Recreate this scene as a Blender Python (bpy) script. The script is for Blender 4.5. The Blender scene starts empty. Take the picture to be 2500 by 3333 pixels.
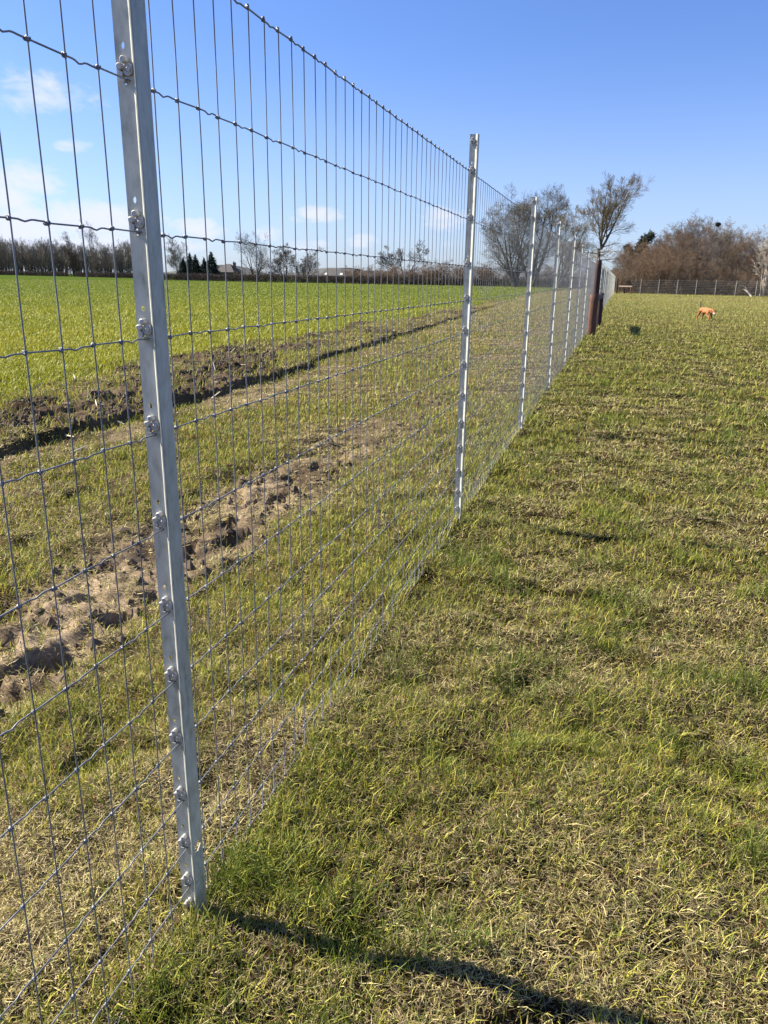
import bpy, bmesh, math, random
import numpy as np
from mathutils import Vector, Matrix

# ------------------------------------------------------------------ camera, sky, sun, exposure
SC = bpy.context.scene
COL = SC.collection
EYE = 1.4
SUN_EL = math.radians(38.5)
SUN_AZ = math.radians(-91.0)              # clockwise from +Y (the fence runs along +Y, the sun stands over the crop field)

cam_data = bpy.data.cameras.new('camera')
cam = bpy.data.objects.new('camera', cam_data)
COL.objects.link(cam)
cam_data.sensor_fit = 'AUTO'
cam_data.sensor_width = 36.0
cam_data.lens = 2460.2 / 3333.0 * 36.0
cam_data.clip_start = 0.02
cam_data.clip_end = 12000
RX = Vector((0.95765911, 0.28755037, 0.01427603))
DN = Vector((0.09794241, -0.27875735, -0.95535419))
FW = Vector((-0.2707329, 0.91630188, -0.29511789))
m = Matrix.Identity(4)
for r in range(3):
    m[r][0] = RX[r]; m[r][1] = -DN[r]; m[r][2] = -FW[r]
m[2][3] = EYE
cam.matrix_world = m
SC.camera = cam

SC.view_settings.view_transform = 'Standard'
SC.view_settings.look = 'None'
SC.view_settings.gamma = 1.0
SC.view_settings.exposure = 1.35

sun_l = bpy.data.lights.new('sun', 'SUN')
sun_l.energy = 5.0
sun_l.angle = math.radians(0.53)
sun_l.color = (1.0, 0.915, 0.76)
sun = bpy.data.objects.new('sun', sun_l)
COL.objects.link(sun)
to_sun = Vector((math.sin(SUN_AZ) * math.cos(SUN_EL), math.cos(SUN_AZ) * math.cos(SUN_EL), math.sin(SUN_EL)))
sun.rotation_euler = (-to_sun).to_track_quat('-Z', 'Y').to_euler()
sun.location = to_sun * 50


def pix_dir(px, py):
    """Direction in the sky at which the photograph shows a cloud (azimuth from +Y, elevation)."""
    d = RX * (px - 1250) + DN * (py - 1666.5) + FW * 2460.2
    d.normalize()
    return math.atan2(d.x, d.y), math.asin(d.z)


world = bpy.data.worlds.new('World')
SC.world = world
world.use_nodes = True
wt = world.node_tree
wn, wl = wt.nodes, wt.links
for n in list(wn):
    wn.remove(n)


def wmath(op, a, b=None, clamp=False):
    n = wn.new('ShaderNodeMath'); n.operation = op; n.use_clamp = clamp
    for i, v in enumerate((a, b)):
        if v is None:
            continue
        if isinstance(v, (int, float)):
            n.inputs[i].default_value = v
        else:
            wl.new(v, n.inputs[i])
    return n.outputs[0]


sky = wn.new('ShaderNodeTexSky')
sky.sky_type = 'NISHITA'
sky.sun_disc = False
sky.sun_elevation = SUN_EL
sky.sun_rotation = SUN_AZ
sky.altitude = 60
sky.air_density = 1.0
sky.dust_density = 0.6
sky.ozone_density = 3.0
tc = wn.new('ShaderNodeTexCoord')
sep = wn.new('ShaderNodeSeparateXYZ')
wl.new(tc.outputs['Generated'], sep.inputs[0])
az = wmath('ARCTAN2', sep.outputs[0], sep.outputs[1])
el = wmath('ARCSINE', sep.outputs[2])
# cloud bodies: photo position, half-width, half-height (pixels), strength
CL = [(40, 330, 110, 60, .55), (150, 300, 150, 75, .72), (250, 320, 100, 70, .62), (30, 370, 110, 40, .4), (300, 300, 60, 30, .4),
      (225, 475, 110, 32, .62),
      (70, 590, 150, 65, 1.0), (10, 640, 140, 80, 1.0), (300, 710, 240, 70, 1.05), (80, 740, 230, 85, 1.05), (200, 800, 480, 90, .95),
      (640, 745, 110, 42, 1.0), (560, 790, 160, 55, .8), (870, 760, 70, 38, .75), (1040, 700, 120, 36, .85),
      (1180, 785, 90, 35, .7), (1010, 800, 200, 45, .6), (1440, 715, 130, 55, .85), (1330, 800, 260, 60, .5), (800, 850, 700, 60, .45),
      (2270, 690, 150, 40, .36), (2150, 720, 120, 30, .25), (2390, 715, 110, 30, .26), (1700, 870, 900, 70, .18)]
K = 1.0 / 2460.2
acc = None
for (px, py, rx, ry, s) in CL:
    a0, e0 = pix_dir(px, py)
    c = math.cos(e0)
    u = wmath('MULTIPLY', wmath('SUBTRACT', az, a0), c / (rx * K * .95))
    v = wmath('MULTIPLY', wmath('SUBTRACT', el, e0), 1 / (ry * K * .95))
    q = wmath('ADD', wmath('MULTIPLY', u, u), wmath('MULTIPLY', v, v))
    g = wmath('MULTIPLY', wmath('POWER', 2.71828, wmath('MULTIPLY', q, -1.0)), s)
    acc = g if acc is None else wmath('MAXIMUM', acc, g)
mp = wn.new('ShaderNodeMapping')
mp.inputs['Scale'].default_value = (1, 1, 2.0)
wl.new(tc.outputs['Generated'], mp.inputs[0])
n1 = wn.new('ShaderNodeTexNoise'); n1.inputs['Scale'].default_value = 26; n1.inputs['Detail'].default_value = 9
n1.inputs['Roughness'].default_value = .62; n1.inputs['Distortion'].default_value = .3
wl.new(mp.outputs[0], n1.inputs['Vector'])
dens = wmath('ADD', acc, wmath('MULTIPLY', wmath('SUBTRACT', n1.outputs[0], .52), 1.35))
mr = wn.new('ShaderNodeMapRange'); mr.interpolation_type = 'SMOOTHSTEP'
mr.inputs['From Min'].default_value = .18; mr.inputs['From Max'].default_value = 1.0
wl.new(dens, mr.inputs['Value'])
cmask = wmath('MULTIPLY', mr.outputs[0], wmath('MINIMUM', wmath('MULTIPLY', acc, 2.0), 1.0))
hz = wn.new('ShaderNodeMapRange'); hz.interpolation_type = 'SMOOTHERSTEP'
hz.inputs['From Min'].default_value = -.02; hz.inputs['From Max'].default_value = .30; hz.inputs['To Min'].default_value = .25; hz.inputs['To Max'].default_value = 0
wl.new(el, hz.inputs['Value'])
cmask = wmath('MAXIMUM', wmath('MULTIPLY', cmask, .90), hz.outputs[0])
tint = wn.new('ShaderNodeMix'); tint.data_type = 'RGBA'; tint.blend_type = 'MULTIPLY'; tint.inputs[0].default_value = 1
wl.new(sky.outputs[0], tint.inputs[6]); tint.inputs[7].default_value = (.68, .83, 1.22, 1)
mix = wn.new('ShaderNodeMix'); mix.data_type = 'RGBA'
wl.new(cmask, mix.inputs[0]); wl.new(tint.outputs[2], mix.inputs[6]); mix.inputs[7].default_value = (5.7, 5.9, 6.9, 1)
bg = wn.new('ShaderNodeBackground'); bg.inputs['Strength'].default_value = .062
wl.new(mix.outputs[2], bg.inputs[0])
wo = wn.new('ShaderNodeOutputWorld')
wl.new(bg.outputs[0], wo.inputs[0])

# ------------------------------------------------------------------ helpers
rng = np.random.default_rng(7)
random.seed(7)


def _hash(ix, iy, s):
    h = (ix.astype(np.int64) * 374761393 + iy.astype(np.int64) * 668265263 + s * 1442695041) & 0xffffffff
    h = ((h ^ (h >> 13)) * 1274126177) & 0xffffffff
    h = (h ^ (h >> 16)) & 0xffffffff
    return h.astype(np.float64) / 4294967295.0


def vn(x, y, s=0):
    x = np.asarray(x, float); y = np.asarray(y, float)
    ix = np.floor(x); iy = np.floor(y)
    fx = x - ix; fy = y - iy
    fx = fx * fx * (3 - 2 * fx); fy = fy * fy * (3 - 2 * fy)
    a = _hash(ix, iy, s); b = _hash(ix + 1, iy, s); c = _hash(ix, iy + 1, s); d = _hash(ix + 1, iy + 1, s)
    return (a + (b - a) * fx) * (1 - fy) + (c + (d - c) * fx) * fy


def fbm(x, y, s=0, o=4):
    t = 0; a = .5; n = 0
    for i in range(o):
        t = t + a * vn(np.asarray(x) * 2 ** i + 13.7 * i, np.asarray(y) * 2 ** i - 7.1 * i, s + i); n += a; a *= .5
    return t / n


def sst(a, b, x):
    t = np.clip((x - a) / (b - a), 0, 1)
    return t * t * (3 - 2 * t)


class MB:
    """Collects vertices and faces (numpy) and links them as one mesh object."""

    def __init__(self):
        self.v = []; self.f = {}; self.n = 0

    def add(self, v, faces):
        v = np.asarray(v, np.float32).reshape(-1, 3)
        for f in faces:
            f = np.asarray(f, np.int32)
            if f.size:
                self.f.setdefault(f.shape[1], []).append(f + self.n)
        self.v.append(v); self.n += len(v)

    def tube(self, pts, r, sides=5, cap=True):
        p = np.asarray(pts, float); n = len(p)
        r = np.broadcast_to(np.asarray(r, float), (n,))
        t = np.gradient(p, axis=0)
        t /= np.linalg.norm(t, axis=1)[:, None] + 1e-12
        up = np.array([0, 0, 1.0]) if abs(t[:, 2]).mean() < .8 else np.array([1.0, 0, 0])
        a = np.cross(t, up); a /= np.linalg.norm(a, axis=1)[:, None] + 1e-12
        b = np.cross(a, t)
        th = np.arange(sides) * 2 * math.pi / sides
        ring = p[:, None, :] + r[:, None, None] * (a[:, None, :] * np.cos(th)[None, :, None] + b[:, None, :] * np.sin(th)[None, :, None])
        i = np.arange(n - 1)[:, None] * sides; k = np.arange(sides)[None, :]; k2 = (k + 1) % sides
        q = np.stack([i + k, i + k2, i + sides + k2, i + sides + k], -1).reshape(-1, 4)
        fs = [q]
        if cap:
            fs.append(np.arange(sides)[None, :]); fs.append(((n - 1) * sides + np.arange(sides))[None, ::-1])
        self.add(ring.reshape(-1, 3), fs)

    def segs(self, p0, p1, r0, r1, sides=3):
        """Many separate straight tapering pieces at once."""
        p0 = np.asarray(p0, float); p1 = np.asarray(p1, float); n = len(p0)
        if n == 0:
            return
        t = p1 - p0; t /= np.linalg.norm(t, axis=1)[:, None] + 1e-12
        up = np.where(np.abs(t[:, 2:3]) < .9, np.array([[0, 0, 1.0]]), np.array([[1.0, 0, 0]]))
        a = np.cross(t, up); a /= np.linalg.norm(a, axis=1)[:, None] + 1e-12
        b = np.cross(a, t)
        th = np.arange(sides) * 2 * math.pi / sides
        o = a[:, None, :] * np.cos(th)[None, :, None] + b[:, None, :] * np.sin(th)[None, :, None]
        r0 = np.broadcast_to(r0, (n,)); r1 = np.broadcast_to(r1, (n,))
        v = np.concatenate([p0[:, None] + o * r0[:, None, None], p1[:, None] + o * r1[:, None, None]], 1).reshape(-1, 3)
        i = np.arange(n)[:, None] * 2 * sides; k = np.arange(sides)[None, :]; k2 = (k + 1) % sides
        q = np.stack([i + k, i + k2, i + sides + k2, i + sides + k], -1).reshape(-1, 4)
        self.add(v, [q])

    def ball(self, c, s, nu=8, nv=6, rot=None):
        th = np.arange(nu) * 2 * math.pi / nu; ph = np.arange(1, nv) * math.pi / nv
        ring = np.stack([np.sin(ph)[:, None] * np.cos(th)[None], np.sin(ph)[:, None] * np.sin(th)[None], np.cos(ph)[:, None] * np.ones(nu)[None]], -1).reshape(-1, 3)
        v = np.concatenate([[[0, 0, 1.0]], ring, [[0, 0, -1.0]]]) * np.asarray(s)
        if rot is not None:
            v = v @ np.asarray(rot).T
        k = np.arange(nu); k2 = (k + 1) % nu
        i = (np.arange(nv - 2) * nu + 1)[:, None]
        q = np.stack([i + k, i + nu + k, i + nu + k2, i + k2], -1).reshape(-1, 4)
        top = np.stack([np.zeros(nu, int), 1 + k, 1 + k2], -1)
        l = 1 + (nv - 2) * nu; bot = np.stack([np.full(nu, len(v) - 1), l + k2, l + k], -1)
        self.add(v + np.asarray(c), [q, top, bot])

    def box(self, lo, hi):
        x0, y0, z0 = lo; x1, y1, z1 = hi
        v = [(x0, y0, z0), (x1, y0, z0), (x1, y1, z0), (x0, y1, z0), (x0, y0, z1), (x1, y0, z1), (x1, y1, z1), (x0, y1, z1)]
        self.add(v, [[(3, 2, 1, 0), (4, 5, 6, 7), (0, 1, 5, 4), (1, 2, 6, 5), (2, 3, 7, 6), (3, 0, 4, 7)]])

    def prism(self, poly, z0, z1, f=lambda p, z: (p[0], p[1], z)):
        n = len(poly)
        v = [f(p, z0) for p in poly] + [f(p, z1) for p in poly]
        k = np.arange(n); k2 = (k + 1) % n
        self.add(v, [np.stack([k, k2, n + k2, n + k], -1), k[None, ::-1], (n + k)[None]])

    def mesh(self, name, mat, smooth=False):
        me = bpy.data.meshes.new(name)
        if self.n == 0:
            return me
        v = np.concatenate(self.v)
        me.vertices.add(len(v)); me.vertices.foreach_set('co', v.ravel())
        sizes, idx = [], []
        for k, fl in self.f.items():
            a = np.concatenate(fl); sizes.append(np.full(len(a), k, np.int32)); idx.append(a.ravel())
        sizes = np.concatenate(sizes); idx = np.concatenate(idx).astype(np.int32)
        me.loops.add(len(idx)); me.loops.foreach_set('vertex_index', idx)
        me.polygons.add(len(sizes))
        st = np.concatenate([[0], np.cumsum(sizes)[:-1]]).astype(np.int32)
        me.polygons.foreach_set('loop_start', st)
        me.polygons.foreach_set('loop_total', sizes)
        me.polygons.foreach_set('use_smooth', np.full(len(sizes), smooth, bool))
        me.update(calc_edges=True)
        if mat:
            me.materials.append(mat)
        return me

    def build(self, name, mat, parent=None, smooth=False):
        o = bpy.data.objects.new(name, self.mesh(name, mat, smooth))
        COL.objects.link(o)
        if parent:
            o.parent = parent
        return o


def tag(o, label=None, cat=None, group=None, kind=None):
    if label: o['label'] = label
    if cat: o['category'] = cat
    if group: o['group'] = group
    if kind: o['kind'] = kind
    return o


def empty(name, loc):
    o = bpy.data.objects.new(name, None)
    o.location = loc
    o.empty_display_size = .2
    COL.objects.link(o)
    return o


def copy_tree(o, parent=None):
    c = o.copy(); COL.objects.link(c)
    if parent: c.parent = parent
    for ch in o.children:
        copy_tree(ch, c)
    return c


# ------------------------------------------------------------------ materials
def new_mat(name):
    mt = bpy.data.materials.new(name); mt.use_nodes = True
    nt = mt.node_tree
    return mt, nt, nt.nodes['Principled BSDF']


def ramp(nt, fac, stops):
    n = nt.nodes.new('ShaderNodeValToRGB')
    cr = n.color_ramp
    while len(cr.elements) < len(stops):
        cr.elements.new(.5)
    for e, (p, c) in zip(cr.elements, stops):
        e.position = p; e.color = (*c, 1)
    nt.links.new(fac, n.inputs[0])
    return n.outputs[0]


def noise(nt, scale, detail=5, rough=.6, vec=None, coord='Object', stretch=None):
    n = nt.nodes.new('ShaderNodeTexNoise')
    n.inputs['Scale'].default_value = scale; n.inputs['Detail'].default_value = detail; n.inputs['Roughness'].default_value = rough
    t = nt.nodes.new('ShaderNodeTexCoord')
    src = t.outputs[coord]
    if stretch:
        mpn = nt.nodes.new('ShaderNodeMapping'); mpn.inputs['Scale'].default_value = stretch
        nt.links.new(src, mpn.inputs[0]); src = mpn.outputs[0]
    nt.links.new(src, n.inputs['Vector'])
    return n.outputs[0]


def bump(nt, h, strength, dist, bsdf):
    b = nt.nodes.new('ShaderNodeBump'); b.inputs['Strength'].default_value = strength; b.inputs['Distance'].default_value = dist
    nt.links.new(h, b.inputs['Height']); nt.links.new(b.outputs[0], bsdf.inputs['Normal'])


def varied(name, c0, c1, scale=8, rough=.8, metal=0, stretch=None, bmp=None, detail=6, c2=None):
    mt, nt, b = new_mat(name)
    f = noise(nt, scale, detail, .65, stretch=stretch)
    st = [(.3, c0), (.7, c1)] if c2 is None else [(.3, c0), (.5, c1), (.7, c2)]
    nt.links.new(ramp(nt, f, st), b.inputs['Base Color'])
    b.inputs['Roughness'].default_value = rough; b.inputs['Metallic'].default_value = metal
    if bmp: bump(nt, f, bmp[0], bmp[1], b)
    return mt


def galv(name, c0, c1, c2, rough, metal, scale=60):
    mt, nt, b = new_mat(name)
    n_a = noise(nt, scale, 3, .6, stretch=(1, 1, .45))
    n_b = noise(nt, scale * .16, 4, .6, stretch=(1, 1, .3))
    ad = nt.nodes.new('ShaderNodeMath'); ad.operation = 'ADD'
    nt.links.new(n_a, ad.inputs[0]); nt.links.new(n_b, ad.inputs[1])
    hf = nt.nodes.new('ShaderNodeMath'); hf.operation = 'MULTIPLY'; hf.inputs[1].default_value = .5
    nt.links.new(ad.outputs[0], hf.inputs[0])
    nt.links.new(ramp(nt, hf.outputs[0], [(.34, c0), (.46, c1), (.62, c2)]), b.inputs['Base Color'])
    rr = nt.nodes.new('ShaderNodeMapRange'); rr.inputs['From Min'].default_value = .3; rr.inputs['From Max'].default_value = .7
    rr.inputs['To Min'].default_value = rough - .1; rr.inputs['To Max'].default_value = rough + .14
    nt.links.new(n_a, rr.inputs['Value']); nt.links.new(rr.outputs[0], b.inputs['Roughness'])
    b.inputs['Metallic'].default_value = metal
    return mt


M_POST = galv('galvanised_post', (.23, .235, .20), (.43, .435, .385), (.58, .58, .52), .48, .10)
M_CLIP = galv('galvanised_clip', (.30, .29, .28), (.42, .41, .40), (.5, .5, .49), .5, .3, 200)
M_WIRE = galv('galvanised_wire', (.13, .13, .14), (.20, .205, .215), (.27, .275, .285), .45, .35, 30)
M_FARPOST = varied('weathered_grey_post', (.22, .21, .19), (.38, .37, .34), 12, .8)
M_WOOD = varied('brown_treated_timber', (.035, .016, .010), (.11, .046, .024), 9, .75, 0, (1, 1, .12), (.6, .02), c2=(.14, .062, .032))
M_WOOD_SHADE = varied('shaded_treated_timber', (.03, .014, .012), (.065, .03, .024), 9, .8, 0, (1, 1, .12), (.6, .02))  # darker copy of the treated timber, with the tall post's shade in its colour
M_LOG = varied('sunlit_pale_rail', (.40, .27, .18), (.75, .62, .52), 5, .8)  # sunlight on the far rail put into a pale base colour
M_BARK = varied('grey_brown_bark', (.05, .042, .035), (.13, .11, .09), 3, .9, 0, (1, 1, .2))
M_BARKD = varied('dark_bark', (.03, .026, .022), (.08, .068, .055), 3, .9, 0, (1, 1, .2))
M_TWIG_G = varied('grey_olive_twigs', (.12, .10, .065), (.20, .17, .115), .5, .9)
M_TWIG_Y = varied('yellow_brown_twigs', (.13, .095, .04), (.24, .18, .085), .5, .9)
M_TWIG_B = varied('red_brown_twigs', (.12, .078, .046), (.235, .16, .10), .35, .9)
M_TWIG_D = varied('dark_brown_twigs', (.075, .057, .043), (.14, .108, .08), .35, .9)
M_TWIG_P = varied('pale_grey_twigs', (.115, .098, .078), (.205, .175, .14), .4, .9)
M_TWIG_W = varied('bleached_branch', (.30, .25, .19), (.5, .44, .35), 4, .9)
M_PINE = varied('conifer_needles', (.012, .022, .014), (.03, .048, .028), 1.0, .9)
M_HEDGE = varied('bare_hedge_twigs', (.05, .036, .028), (.12, .085, .06), .6, .9)
M_ROOF = varied('slate_roof', (.045, .042, .042), (.085, .078, .074), 2, .85)
M_BRICK = varied('dark_brick', (.13, .075, .05), (.22, .13, .09), 6, .85)
M_PANEL = varied('pale_roof_sheet', (.55, .55, .52), (.7, .7, .68), 2, .5)
M_HILL = varied('distant_woodland', (.055, .06, .055), (.095, .10, .09), .01, 1.0)
M_STRAW = varied('pale_stubble', (.55, .46, .30), (.80, .74, .58), 3, .8)
M_CLOD = varied('soil_clods', (.04, .028, .02), (.16, .115, .075), 5, .95)
M_FUR = varied('tan_fur', (.30, .105, .035), (.44, .175, .065), 14, .85)
M_FURD = varied('dark_brown_fur', (.025, .012, .008), (.05, .025, .016), 14, .8)
M_FURW = varied('cream_fur', (.75, .66, .55), (.85, .78, .68), 14, .8)
M_NEST = varied('nest_sticks', (.012, .01, .008), (.035, .028, .02), 4, 1)


def attr_mat(name, attr, rough, transl=0.0, vary=None, bmp=None):
    """Per-blade (or per-vertex) albedo from a colour attribute."""
    mt, nt, b = new_mat(name)
    a = nt.nodes.new('ShaderNodeAttribute'); a.attribute_name = attr
    col = a.outputs['Color']
    if vary:
        f = noise(nt, vary[0], 8, .7)
        g = noise(nt, vary[1], 6, .7)
        mu = nt.nodes.new('ShaderNodeMath'); mu.operation = 'MULTIPLY'
        nt.links.new(f, mu.inputs[0]); nt.links.new(g, mu.inputs[1])
        k = nt.nodes.new('ShaderNodeMapRange'); k.inputs['From Min'].default_value = .12; k.inputs['From Max'].default_value = .4
        k.inputs['To Min'].default_value = .5; k.inputs['To Max'].default_value = 1.5
        nt.links.new(mu.outputs[0], k.inputs['Value'])
        vm = nt.nodes.new('ShaderNodeVectorMath'); vm.operation = 'SCALE'
        nt.links.new(col, vm.inputs[0]); nt.links.new(k.outputs[0], vm.inputs['Scale'])
        col = vm.outputs[0]
        if bmp: bump(nt, f, bmp[0], bmp[1], b)
    nt.links.new(col, b.inputs['Base Color'])
    b.inputs['Roughness'].default_value = rough
    b.inputs['Specular IOR Level'].default_value = .3 if transl else 0.0
    if transl:
        tr = nt.nodes.new('ShaderNodeBsdfTranslucent'); nt.links.new(col, tr.inputs['Color'])
        mx = nt.nodes.new('ShaderNodeMixShader'); mx.inputs[0].default_value = transl
        nt.links.new(b.outputs[0], mx.inputs[1]); nt.links.new(tr.outputs[0], mx.inputs[2])
        nt.links.new(mx.outputs[0], nt.nodes['Material Output'].inputs['Surface'])
    return mt


M_GROUND = attr_mat('ground_soil_and_turf', 'albedo', .95, 0, (45, 3.1), (.5, .03))
M_BLADE = attr_mat('grass_blades', 'albedo', .55, .3)

# ------------------------------------------------------------------ ground
FX = -0.800                                   # line of the wire


def zones(x, y):
    d = np.hypot(x, y)
    e1 = -4.55 - .16 * (fbm(x * 0, y * .9, 31, 3) - .5) * 2 - np.clip(y - 8, 0, 60) * .06
    e2 = -7.0 - 1.5 * (fbm(x * 0 + 3, y * .22, 33, 3) - .5) - np.clip(y - 16, 0, 100) * .03
    band = sst(e1 + .03, e1 - .03, x) * sst(e2 - .25, e2 + .25, x)
    thr = np.clip(.47 + np.clip(y - 9, 0, 40) * .010, 0, .58) - .14 * np.exp(-((x - e1 + .75) / .6) ** 2) * (1 - sst(9, 14, y))
    n = fbm(x * 1.5, y * .8, 35, 4)
    soil = band * sst(thr - .06, thr + .05, n)
    # smaller torn patches on the crop side of the band
    soil = np.maximum(soil, sst(e2 - 1.2, e2, x) * sst(e2 + .6, e2, x) * sst(.56, .62, fbm(x * 1.6, y * .8, 37, 4)))
    tc_ = -2.17 + .10 * (fbm(x * 0, y * .6, 39, 2) - .5)
    tr = np.exp(-((x - tc_) / .36) ** 4) * (1 - .72 * sst(3.8, 7.5, y)) * (1 - .6 * sst(12, 30, y))
    trn = tr * sst(.30, .50, fbm(x * 2.2, y * 1.3, 41, 4) + .28 * (1 - sst(2.5, 5.5, y)))
    dry = np.exp(-((x - e1 - .45) / .38) ** 2) * sst(.40, .62, fbm(x * 1.8, y * 1.0, 43, 4) + .06) * (x > e1) * (1 - .75 * sst(9, 18, y))
    crop = sst(e2 + .2, e2 - .3, x)
    return dict(e1=e1, e2=e2, soil=soil, track=trn, traw=tr, tc=tc_, dry=dry, crop=crop, band=band)


def height(x, y, z=None):
    if z is None:
        z = zones(x, y)
    d = np.hypot(x, y)
    near = 1 - sst(14, 60, d)
    h = near * (.018 * (fbm(x * 2.1, y * 2.1, 1, 3) - .5) * 2 + .034 * (fbm(x * 5.5, y * 5.5, 5, 3) - .5) * 2)
    h -= (1 - sst(4, 10, d)) * .035 * sst(.58, .74, fbm(x * 4.2, y * 3.6, 7, 4))
    h += .02 * (fbm(x * .8, y * .12, 9, 3) - .5) * near
    # hoof and tyre pits in the track: sharp-edged holes beside a trodden middle
    u = (x - z['tc']) / .40
    pn = fbm(x * 6.5 + .6 * np.sign(u), y * 6.0, 11, 4)
    pit = sst(.535, .575, pn + .20 * np.abs(u) - .10) * z['traw']
    lump = sst(.50, .60, fbm(x * 5 + 9, y * 4, 15, 3)) * z['traw'] * np.abs(np.clip(u, -1, 1))
    h += z['track'] * (-.02 + .05 * (fbm(x * 13, y * 13, 17, 4) - .5)) - .065 * pit * (1 - .6 * sst(4, 9, y)) + .012 * lump + z['traw'] * .030 * (fbm(x * 22, y * 22, 19, 2) - .5)
    # ploughed edge stands a little proud, cut off sharply towards the fence
    fade = 1 - .7 * sst(20, 60, y)
    cl = fbm(x * 11, y * 10, 21, 4)
    h += z['band'] * .085 * fade + z['soil'] * fade * (.075 * (cl - .45) + .05 * sst(.58, .64, fbm(x * 4, y * 3.2, 23, 4)))
    h += z['crop'] * .05
    # the crop field swells a little to the far left
    h += .9 * sst(90, 330, -x) * sst(40, 220, np.hypot(x, y))
    return h


def axis(core_lo, core_hi, step, lo, hi, grow):
    c = list(np.arange(core_lo, core_hi, step))
    s = step; v = c[-1]
    while v < hi:
        s *= grow; v += s; c.append(v)
    s = step; v = c[0]; pre = []
    while v > lo:
        s *= grow; v -= s; pre.append(v)
    return np.array(pre[::-1] + c)


gx = axis(-7.6, 2.4, .020, -5200, 5200, 1.06)
gy = axis(.5, 10.0, .021, -60, 6500, 1.03)
GX, GY = np.meshgrid(gx, gy, indexing='xy')
fx, fy = GX.ravel(), GY.ravel()
Z = zones(fx, fy)
gh = height(fx, fy, Z)
nx, ny = len(gx), len(gy)
i = np.arange(ny - 1)[:, None] * nx; k = np.arange(nx - 1)[None]
quads = np.stack([i + k, i + k + 1, i + nx + k + 1, i + nx + k], -1).reshape(-1, 4)
gmb = MB(); gmb.add(np.stack([fx, fy, gh], -1), [quads])
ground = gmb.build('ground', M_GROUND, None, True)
tag(ground, 'grass field, muddy verge and crop field floor', 'ground', kind='structure')


def lerp(a, b, t):
    return a + (b - a) * t[:, None]


def C(*c):
    return np.array([c], float)


def ground_albedo(x, y, Z):
    n = len(x); d = np.hypot(x, y)
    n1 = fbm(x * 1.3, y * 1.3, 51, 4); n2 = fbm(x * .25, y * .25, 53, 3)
    near = C(.026, .020, .010) + 0 * x[:, None]  # ground darkened in colour to stand for black shadow gaps between blades
    farp = lerp(C(.135, .115, .052), C(.175, .148, .072), np.clip(n2 * 1.6 - .3, 0, 1))  # far turf colour includes the self-shadow of grass seen at a grazing angle
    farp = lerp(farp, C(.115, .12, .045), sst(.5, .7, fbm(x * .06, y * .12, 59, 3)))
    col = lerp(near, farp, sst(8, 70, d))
    verge = lerp(C(.05, .040, .023), C(.11, .085, .048), np.clip(n1 * 1.5 - .25, 0, 1))
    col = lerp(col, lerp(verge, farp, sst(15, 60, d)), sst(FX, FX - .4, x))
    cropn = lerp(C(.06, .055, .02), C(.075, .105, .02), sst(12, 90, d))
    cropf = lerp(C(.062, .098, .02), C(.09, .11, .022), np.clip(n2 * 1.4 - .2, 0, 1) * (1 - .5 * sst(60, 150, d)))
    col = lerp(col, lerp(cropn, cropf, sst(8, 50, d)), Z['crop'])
    col = lerp(col, lerp(C(.17, .13, .08), C(.30, .235, .155), np.clip(n1 * 2 - .5, 0, 1)), Z['dry'] * .7)
    mud = lerp(C(.10, .072, .05), C(.32, .245, .165), np.clip(fbm(x * 3, y * 3, 57, 4) * 2.2 - .55, 0, 1))
    col = lerp(col, mud, np.clip(Z['track'], 0, 1))
    soil = lerp(C(.05, .036, .026), C(.13, .095, .068), np.clip(n1 * 2.2 - .6, 0, 1))
    col = lerp(col, soil, np.clip(Z['soil'], 0, 1))
    return col


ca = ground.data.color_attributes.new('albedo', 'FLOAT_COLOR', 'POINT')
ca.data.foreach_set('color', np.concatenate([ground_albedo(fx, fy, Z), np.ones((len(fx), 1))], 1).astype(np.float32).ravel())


# ------------------------------------------------------------------ grass
def scatter(n_near, power, r0, r1, a0, a1, knee):
    """Random ground points round the viewer, thinning out with distance."""
    dens = lambda r: n_near * np.where(r < knee, 1.0, (knee / r) ** power)
    rr = np.exp(np.linspace(math.log(r0), math.log(r1), 400))
    cdf = np.concatenate([[0], np.cumsum((dens(rr[1:]) * rr[1:] + dens(rr[:-1]) * rr[:-1]) / 2 * np.diff(rr))])
    n = int(cdf[-1] * (a1 - a0))
    r = np.interp(rng.random(n) * cdf[-1], cdf, rr)
    a = a0 + rng.random(n) * (a1 - a0)
    return r * np.sin(a), r * np.cos(a), r


def blades(name, x, y, z, L, W, lean1, lean2, col, label, cat, az=None):
    n = len(x)
    a = rng.random(n) * 2 * math.pi if az is None else az
    a2 = a + rng.normal(0, .5, n)
    s1, c1, s2, c2 = np.sin(lean1), np.cos(lean1), np.sin(lean2), np.cos(lean2)
    base = np.stack([x, y, z - .004], -1)
    d1 = np.stack([np.cos(a) * s1, np.sin(a) * s1, c1], -1); d2 = np.stack([np.cos(a2) * s2, np.sin(a2) * s2, c2], -1)
    mid = base + d1 * (L * .55)[:, None]; tip = mid + d2 * (L * .45)[:, None]
    f = a + math.pi / 2 + rng.normal(0, .6, n)
    sd = np.stack([np.cos(f), np.sin(f), rng.normal(0, .3, n)], -1) * (W * .5)[:, None]
    v = np.stack([base - sd, base + sd, mid + sd * .85, mid - sd * .85, tip], 1).reshape(-1, 3)
    i5 = np.arange(n)[:, None] * 5
    mb = MB(); mb.add(v, [i5 + np.array([[0, 1, 2, 3]]), i5 + np.array([[3, 2, 4]])])
    o = mb.build(name, M_BLADE, None, False)
    at = o.data.color_attributes.new('albedo', 'FLOAT_COLOR', 'POINT')
    cc = np.concatenate([col, np.ones((n, 1))], 1)
    at.data.foreach_set('color', np.repeat(cc, 5, 0).astype(np.float32).ravel())
    tag(o, label, cat, kind='stuff')
    return o


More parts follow.
